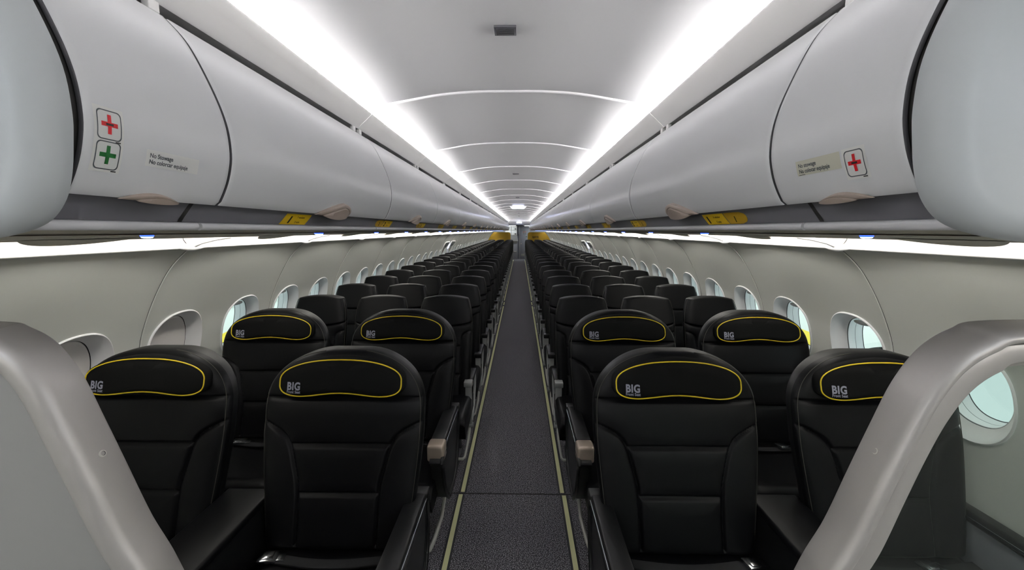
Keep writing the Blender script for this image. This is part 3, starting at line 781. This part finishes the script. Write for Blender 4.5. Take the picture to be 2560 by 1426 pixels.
# --- economy seat
ZE = 1.166
def w_eco(Z):
    Z = np.asarray(Z, float); up_ = np.clip((Z - .985) / (ZE - .985), 0, 1)
    return .203 - .040 * up_ ** 1.9 - .014 * np.clip((.80 - Z) / .35, 0, 1)
zs = lambda U: .945 + .030 * np.abs(U) ** 2
ztop = lambda U: ZE - .020 * np.abs(U) ** 2.4
eb = [curve([(s_ * .21, .912), (s_ * .165, .902), (s_ * .135, .880), (s_ * .128, .84), (s_ * .125, .70), (s_ * .122, .42)]) for s_ in (-1, 1)]
eb += [[(-.128, .80), (.128, .80)], [(-.125, .60), (.125, .60)]]
m_eco_back = shell(w_eco, cst(.42), lambda U: zs(U) - .001, 84, 110, .060, eb, .010, .0065, pe=10).mesh('backrest', ['leather', 'shell'], angle=60, merge=.0004)
m_eco_head = shell(w_eco, lambda U: zs(U) + .001, ztop, 40, 34, .066, [], 0, .01, pe=10, qe=2.4, puff=0.004).mesh('headrest', ['leather', 'leather'], angle=60, merge=.0004)
m_eco_stitch = [B().tube([plane_pt(s_ * float(w_eco(z)) * .992, z, -.012) for z in np.linspace(.5, 1.14, 26)], .0016, 5).mesh('stitching', 'stitch', angle=80) for s_ in (-1, 1)]
m_eco_cush = cushion(.212, -.11, -.60, .34, .465, .05).mesh('seat_cushion', 'leather', angle=60)
def eco_arm(sg):
    xo, xi = .217, .158; out = {}; zt = .570
    b = B(); b.box((xi, -.17, zt - .028), (xo, .10, zt), .006); out['arm_pad'] = (b, 'armblack')
    b = B(); b.box((xi - .001, -.235, zt - .040), (xo + .001, -.168, zt + .001), .006); out['arm_cap'] = (b, 'armgrey')
    b = B()
    # loop: front upright, bottom knuckle, rear rail
    b.box((xi + .008, -.222, .245), (xo - .004, -.195, zt - .03), .005)
    b.tube([(xo - .014, .09, zt - .02), (xo - .014, .075, .44), (xo - .014, -.02, .31), (xo - .014, -.16, .245)], .011, 8)
    b.tube([(xi - .03, -.205, .235), (xo + .002, -.205, .235)], .020, 12); out['arm_frame'] = (b, 'armgrey')
    b = B(); b.tube([(.10, -.41, .08), (.168, -.41, .08), (.177, -.39, .082), (.183, -.20, .12), (.183, -.12, .17), (.15, -.10, .22)], .010, 8); out['baggage_bar'] = (b, 'alu')
    res = {}
    for kname, (bb, mm) in out.items():
        if sg < 0: bb.mirror()
        res[kname] = bb.mesh(kname, mm, angle=45)
    return res
arms_e = {s_: eco_arm(s_) for s_ in (-1, 1)}
dark_cap = {s_: arms_e[s_]['arm_cap'].copy() for s_ in (-1, 1)}
for q_ in dark_cap.values(): q_.materials[0] = M['armblack']
for k in range(3, 32):
    for sd, nm in ((-1, 'left'), (1, 'right')):
        for x, pos in ((.517, 'aisle'), (1.003, 'middle'), (1.480, 'window')):
            o = thing('cabin_seat', f'black {pos} seat on the {nm}, {ordn(k - 2)} row behind the wide seats', 'seat', (sd * x, ROWS[k], 0), f'narrow seats on the {nm}')
            link('backrest', m_eco_back, o); link('headrest', m_eco_head, o); [link('stitching', q_, o) for q_ in m_eco_stitch]
            link('seat_cushion', m_eco_cush, o); link('leg_frame', m_leg_e, o)
            if pos == 'aisle':
                for pn, me in arms_e[-sd].items(): link(pn, dark_cap[-sd] if pn == 'arm_cap' and k > 3 else me, o)

# ------------------------------------------------------------------ front partitions
def partition(sd):
    out = [(.512, .80), (.515, 1.0), (.519, 1.10), (.540, 1.19), (.560, 1.28), (.589, 1.369), (.616, 1.440), (.650, 1.493), (.690, 1.522), (.735, 1.532), (.90, 1.53)]
    out = [(.36, .0), (.36, .55), (.40, .80), (.447, 1.02), (.482, 1.130), (.516, 1.204), (.546, 1.290), (.574, 1.370), (.602, 1.446), (.638, 1.502), (.684, 1.533), (.740, 1.544), (1.0, 1.545), (1.52, 1.545)]
    gl = [(.46, 0), (.46, .55), (.495, .78), (.538, .99), (.571, 1.10), (.603, 1.172), (.630, 1.258), (.652, 1.325), (.674, 1.378), (.70, 1.42), (.733, 1.447), (.777, 1.464), (1.0, 1.466), (1.45, 1.466)]
    G = np.array(curve(gl, 7)); q = curve(out, 7); A = np.array(q); g = np.gradient(A, axis=0); N = np.stack([g[:, 1], -g[:, 0]], 1); N /= np.linalg.norm(N, axis=1)[:, None]
    o = thing('front_partition', f'silver-framed {"solid grey" if sd < 0 else "glass"} half-height partition in front of the {"left" if sd < 0 else "right"} seats', 'partition', (sd * .9 - (.030 if sd < 0 else 0), .60, -.005 if sd < 0 else 0), 'front partitions')
    def sweep(sec):      # sec: (inset, y)
        return [[(a[0] + n[0] * i - .9, y, a[1] + n[1] * i) for a, n in zip(A, N)] for i, y in sec]
    def put(name, b, mt, par=o, ang=50):
        if sd < 0: b.mirror()
        return link(name, b.mesh(name, mt, angle=ang), par)
    b = B()
    sec = [(.078, -.004), (.074, -.006), (.070, -.011), (.061, -.0185), (.050, -.0215), (.038, -.021), (.029, -.015), (.0245, -.005), (.0225, .010), (.020, .036), (.023, .041), (.078, .041)]
    if sd > 0:
        lerp = lambda fy: [[(a[0] * (1 - f) + c[0] * f - .9, y, a[1] * (1 - f) + c[1] * f) for a, c in zip(A, G)] for f, y in fy]
        sweep_ = sweep; sweep = lambda sec_: lerp(sec_)
        sec = [(.496, .010), (.493, -.006), (.483, -.012), (.46, -.018), (.41, -.0215), (.35, -.0215), (.29, -.016), (.255, -.006), (.24, .010), (.215, .036), (.24, .041), (.50, .041)]
    b.grid(np.array(sweep(sec))); put('frame', b, 'frame')
    inner = [(a[0] + n[0] * .073 - .9, a[1] + n[1] * .073) for a, n in zip(A, N)]
    rim = inner + [(.63, .0)] if True else inner
    inner = [p for p in inner if p[1] > 0]
    poly = inner + [(inner[-1][0], 0.0), (inner[0][0], 0.0)]
    if sd < 0:
        b = B(); b.loops([[(x, y, z) for x, z in poly] for y in (-.006, .030)], capend=True, capstart=True); put('panel', b, 'partition', ang=30)
    else:
        b = B(); b.grid(np.array(lerp([(.503, .010), (.506, -.004), (.525, -.009), (.57, -.0105), (.80, -.0105), (.835, -.008), (.90, .004), (.96, .012), (1.0, .014), (1.0, .026), (.49, .030)]))); put('glass_frame', b, 'frame')
        gi = [(c[0] - .902, c[1] - .002) for c in G if c[1] > .02]
        pg = gi + [(gi[-1][0], .02), (gi[0][0], .02)]
        b = B(); b.loops([[(x, y, z) for x, z in pg] for y in (.017, .022)], capend=True, capstart=True); put('glass_pane', b, 'smoke', ang=30)
    i = min(range(len(A)), key=lambda j: abs(A[j][1] - (1.325 if sd < 0 else 1.335)))
    c = A[i] + N[i] * .0218; T_ = np.array([-N[i][1], N[i][0]]); b = B()
    b.loops([[(c[0] - .9 - N[i][0] * oo + T_[0] * rr * math.sin(t), .014 + rr * math.cos(t), c[1] - N[i][1] * oo + T_[1] * rr * math.sin(t)) for t in np.linspace(0, 2 * math.pi, 16, endpoint=False)] for rr, oo in ((.0058, -.002), (.0052, .0008), (.0036, .001), (.0026, -.002))], capend=True)
    b.m[32:] = [1] * (len(b.m) - 32); put('screw', b, ['alu', 'line'])
for sd in (-1, 1): partition(sd)

# ------------------------------------------------------------------ rear of the cabin
for sd, nm in ((-1, 'left'), (1, 'right')):
    b = B(); out = []
    for (x, z) in ((.47, 0), (.47, 1.44), (.485, 1.50), (.52, 1.545), (.58, 1.565), (1.40, 1.565)): out.append((x, z))
    for z in np.linspace(1.50, .02, 12): out.append((float(WP.at(WP.sz(z))[0]) - .06 - .16 * max(0, z - 1.1), z))
    b.loops([[(x, y, z) for x, z in out] for y in (23.50, 23.54)], capend=True, capstart=True)
    if sd < 0: b.mirror()
    o = thing('rear_partition', f'yellow rear bulkhead behind the {nm} seats{" with black lettering" if sd > 0 else ", plain"}', 'partition', (0, 0, 0), 'rear partitions', b.mesh('rear_partition', 'panelyellow', angle=30))
    if sd > 0:
        v, f = text2d('spirit', .17, .004); b = B(); b.add([(.72 + p[0], 23.497, 1.26 + p[1]) for p in v], f); link('lettering', b.mesh('lettering', 'ink', False), o)
b = B(); b.box((-1.9, 25.0, 0), (1.9, 25.06, 2.3)); struct('wall_rear', b.mesh('wall_rear', 'lavdoor', False))
b = B(); L = [(-.62, 2.17), (-.35, 2.225), (0, 2.24), (.35, 2.225), (.62, 2.17), (.62, 1.98), (-.62, 1.98)]
b.loops([[(x, y, z) for x, z in L] for y in (23.46, 23.52)], capend=True, capstart=True); b.box((-.9, 23.5, 1.93), (.9, 25.0, 1.985), .01)
struct('trim_20', b.mesh('rear_arch', 'ceil', False))
b = B(); b.box((-.16, 23.44, 1.925), (.21, 24.9, 1.975), .01); struct('trim_21', b.mesh('rear_soffit', 'line', False))
o = thing('galley_unit', 'pale galley unit with stacked containers at the far end of the aisle', 'galley', (-.5, 24.55, 0))
b = B(); b.box((-.9, 0, 0), (.40, .44, 1.05), .01); link('lower_cabinet', b.mesh('lower_cabinet', 'galgrey'), o)
b = B(); b.box((-.9, .05, 1.05), (.38, .44, 1.95), .01); link('galley_body', b.mesh('galley_body', 'galgrey'), o)
for i, (za, zb) in enumerate(((1.66, 1.93), (1.38, 1.65))):
    b = B(); b.box((.05, -.02, za), (.37, .10, zb), .008); c = link('container', b.mesh('container', 'galley'), o)
    b = B(); b.box((.24, -.035, za + .06), (.33, -.018, za + .11), .004); link('latch', b.mesh('latch', 'line'), c)
    b = B(); b.box((-.30, -.02, za), (.03, .10, zb), .008); link('container', b.mesh('container', 'galley'), o)
b = B(); b.add([(-.9, -.06, 1.05), (.44, -.06, 1.05), (.38, -.02, 1.36), (-.9, -.02, 1.36), (-.9, .1, 1.05), (.44, .1, 1.05), (.38, .1, 1.36), (-.9, .1, 1.36)], [(0, 1, 2, 3), (4, 5, 6, 7), (1, 5, 6, 2), (0, 4, 5, 1), (3, 2, 6, 7)]); link('worktop_slope', b.mesh('worktop_slope', 'partition', False), o)
b = B(); b.box((.10, -.012, .10), (.38, .004, .86), .006); link('cart_door', b.mesh('cart_door', 'lavdoor'), o)
b = B(); b.box((.14, -.03, .44), (.34, -.008, .47), .004); link('cart_handle', b.mesh('cart_handle', 'galley'), o)
o = thing('wall_box', 'narrow grey box on the wall between the galley and rear door', 'cabinet', (-.04, 24.9, 1.45)); b = B(); b.box((-.055, -.14, 0), (.06, .1, .45), .008); link('box_body', b.mesh('box_body', 'lavdoor'), o); b = B(); b.box((-.045, -.146, .02), (.05, -.138, .43), .003); link('box_door', b.mesh('box_door', 'galgrey'), o)
o = struct('door_5', None, None, (.30, 24.97, 0))
b = B(); b.box((-.27, -.02, .03), (.27, .03, 1.9), .012); link('door_leaf', b.mesh('door_leaf', 'lavdoor'), o)
b = B(); b.box((-.285, -.025, 0), (-.265, .03, 1.92), .004); b.box((.265, -.025, 0), (.285, .03, 1.92), .004); link('door_frame', b.mesh('door_frame', 'galley'), o)
b = B()
for (x, z, w, h) in ((-.03, 1.66, .07, .03), (-.05, 1.57, .05, .05), (.06, 1.57, .05, .05), (-.05, 1.47, .04, .04), (.05, 1.47, .04, .04)): b.box((x - w, -.026, z - h), (x + w, -.02, z + h), 0, 0)
for (x, z, w, h) in ((-.05, 1.57, .03, .012), (.06, 1.58, .02, .02)): b.box((x - w, -.029, z - h), (x + w, -.025, z + h), 0, 1)
for (x, z) in ((-.05, 1.47), (.05, 1.47)): b.box((x - .012, -.029, z - .012), (x + .012, -.025, z + .012), 0, 2)
link('notices', b.mesh('notices', ['partition', 'red', 'ink'], False), o)
b = B(); b.box((.08, -.028, 1.28), (.16, -.02, 1.31), 0); link('green_sign', b.mesh('green_sign', 'green', False), o)
b = B(); b.box((-.21, -.035, .87), (-.16, -.02, .91), .004); link('door_handle', b.mesh('door_handle', 'cap'), o)
b = B(); b.box((-.2, -.028, .16), (0, -.02, .30), .003); link('door_vent', b.mesh('door_vent', 'armgrey'), o)

b = B(); b.box((-1.2, 24.0, 1.915), (-.2, 24.3, 1.93), .004); thing('galley_lamp', 'lamp panel in the ceiling above the rear galley', 'light', data=b.mesh('galley_lamp', 'entry', False), group='rear lamps')
b = B(); b.box((.3, 24.0, 1.915), (1.2, 24.3, 1.93), .004); thing('galley_lamp', 'lamp panel in the ceiling beside the rear door', 'light', data=b.mesh('galley_lamp', 'entry', False), group='rear lamps')
# exit signs on the ceiling
for k, (y, z, lab) in enumerate(((10.55, 2.203, 'lit ceiling exit sign halfway down the cabin'), (23.40, 2.07, 'lit exit sign on the arch at the far end'))):
    o = thing('exit_sign', lab, 'exit sign', (0, y, z), 'ceiling exit signs')
    hw = .215 if k == 0 else .16
    b = B(); q = [(-hw, .045), (-hw + .055, -.012), (-hw + .075, -.020), (hw - .075, -.020), (hw - .055, -.012), (hw, .045)]
    b.loops([[(x, yy, zz) for x, zz in q] for yy in (-.02, .03)], capend=True, capstart=True); link('housing', b.mesh('housing', 'ledge', False), o)
    b = B(); b.box((-.135, -.034, -.018), (.135, -.018, .050), .003); f_ = link('lit_face', b.mesh('lit_face', 'exit', False), o)
    v, fc = text2d('EXIT', .042, .0008); w = max(p[0] for p in v); b = B(); b.add([((p[0] - w / 2), -.0355, .002 + p[1]) for p in v], fc)
    for s_ in (-1, 1): b.add([(s_ * .078, -.0355, .004), (s_ * .078, -.0355, .030), (s_ * .096, -.0355, .017)], [(0, 1, 2)])
    link('letters', b.mesh('letters', 'exitink', False), f_)

# ------------------------------------------------------------------ behind the camera
b = B(); b.box((-1.95, YA - .06, 0), (1.95, YA, 2.3)); struct('wall_front', b.mesh('wall_front', 'galley', False))
b = B(); b.extr([(-.8, 2.085), (-1.9, 2.0)], YA, .48); b.extr([(.8, 2.085), (1.9, 2.0)], YA, .48); b.extr([(-1.9, 2.0), (-1.5, 1.58)], YA, .45); b.extr([(1.9, 2.0), (1.5, 1.58)], YA, .45); struct('trim_22', b.mesh('entry_ceiling', 'ceil', False))
for sd, nm in ((-1, 'left'), (1, 'right')):
    b = B(); b.box((sd * 1.05 - .28, -.75, 2.02), (sd * 1.05 + .28, -.35, 2.035), .004); thing('entry_light', f'square entry lamp over the {nm} of the doorway area', 'light', data=b.mesh('entry_light', 'entry', False), group='entry lamps')

# ------------------------------------------------------------------ outside
b = B(); b.box((-80, -60, -3.5), (80, 90, -3.4)); thing('airport_apron', 'pale concrete apron outside the windows', 'ground', data=b.mesh('airport_apron', 'apron', False))
for sd, nm in ((-1, 'left'), (1, 'right')):
    prf = [(6.6, .86), (6.62, .94), (6.75, 1.02), (7.2, 1.12), (8.0, 1.17), (9.0, 1.15), (10.0, 1.0), (10.8, .78)]
    b = B(); n = 72
    for i in range(len(prf) - 1):
        for j in range(n):
            a0, a1 = 2 * math.pi * j / n, 2 * math.pi * (j + 1) / n
            up_ = math.sin((a0 + a1) / 2) > .72
            sn = math.sin((a0 + a1) / 2); mi = 1 if (i > 0 and .58 < sn < .83) else 0
            q = [(5.75 + r * math.cos(a), y, -.95 + .92 * r * math.sin(a)) for (y, r), a in ((prf[i], a0), (prf[i], a1), (prf[i + 1], a1), (prf[i + 1], a0))]
            b.add(q, [(0, 1, 2, 3)], mi)
    b.add([(5.75 + .8 * math.cos(a), 6.8, -.95 + .75 * math.sin(a)) for a in np.linspace(0, 2 * math.pi, n, endpoint=False)], [tuple(range(n))], 2)
    if sd < 0: b.mirror()
    o = thing('jet_engine', f'yellow and white engine outside the {nm} windows', 'engine', (0, 0, 0), 'engines')
    link('nacelle', b.mesh('nacelle', ['nacwhite', 'nacyellow', 'dark'], angle=40, merge=.001), o)
    b = B(); b.box((5.68, 8.2, -.3), (5.82, 11.2, .22), .05); 
    if sd < 0: b.mirror()
    link('pylon', b.mesh('pylon', 'nacwhite'), o)
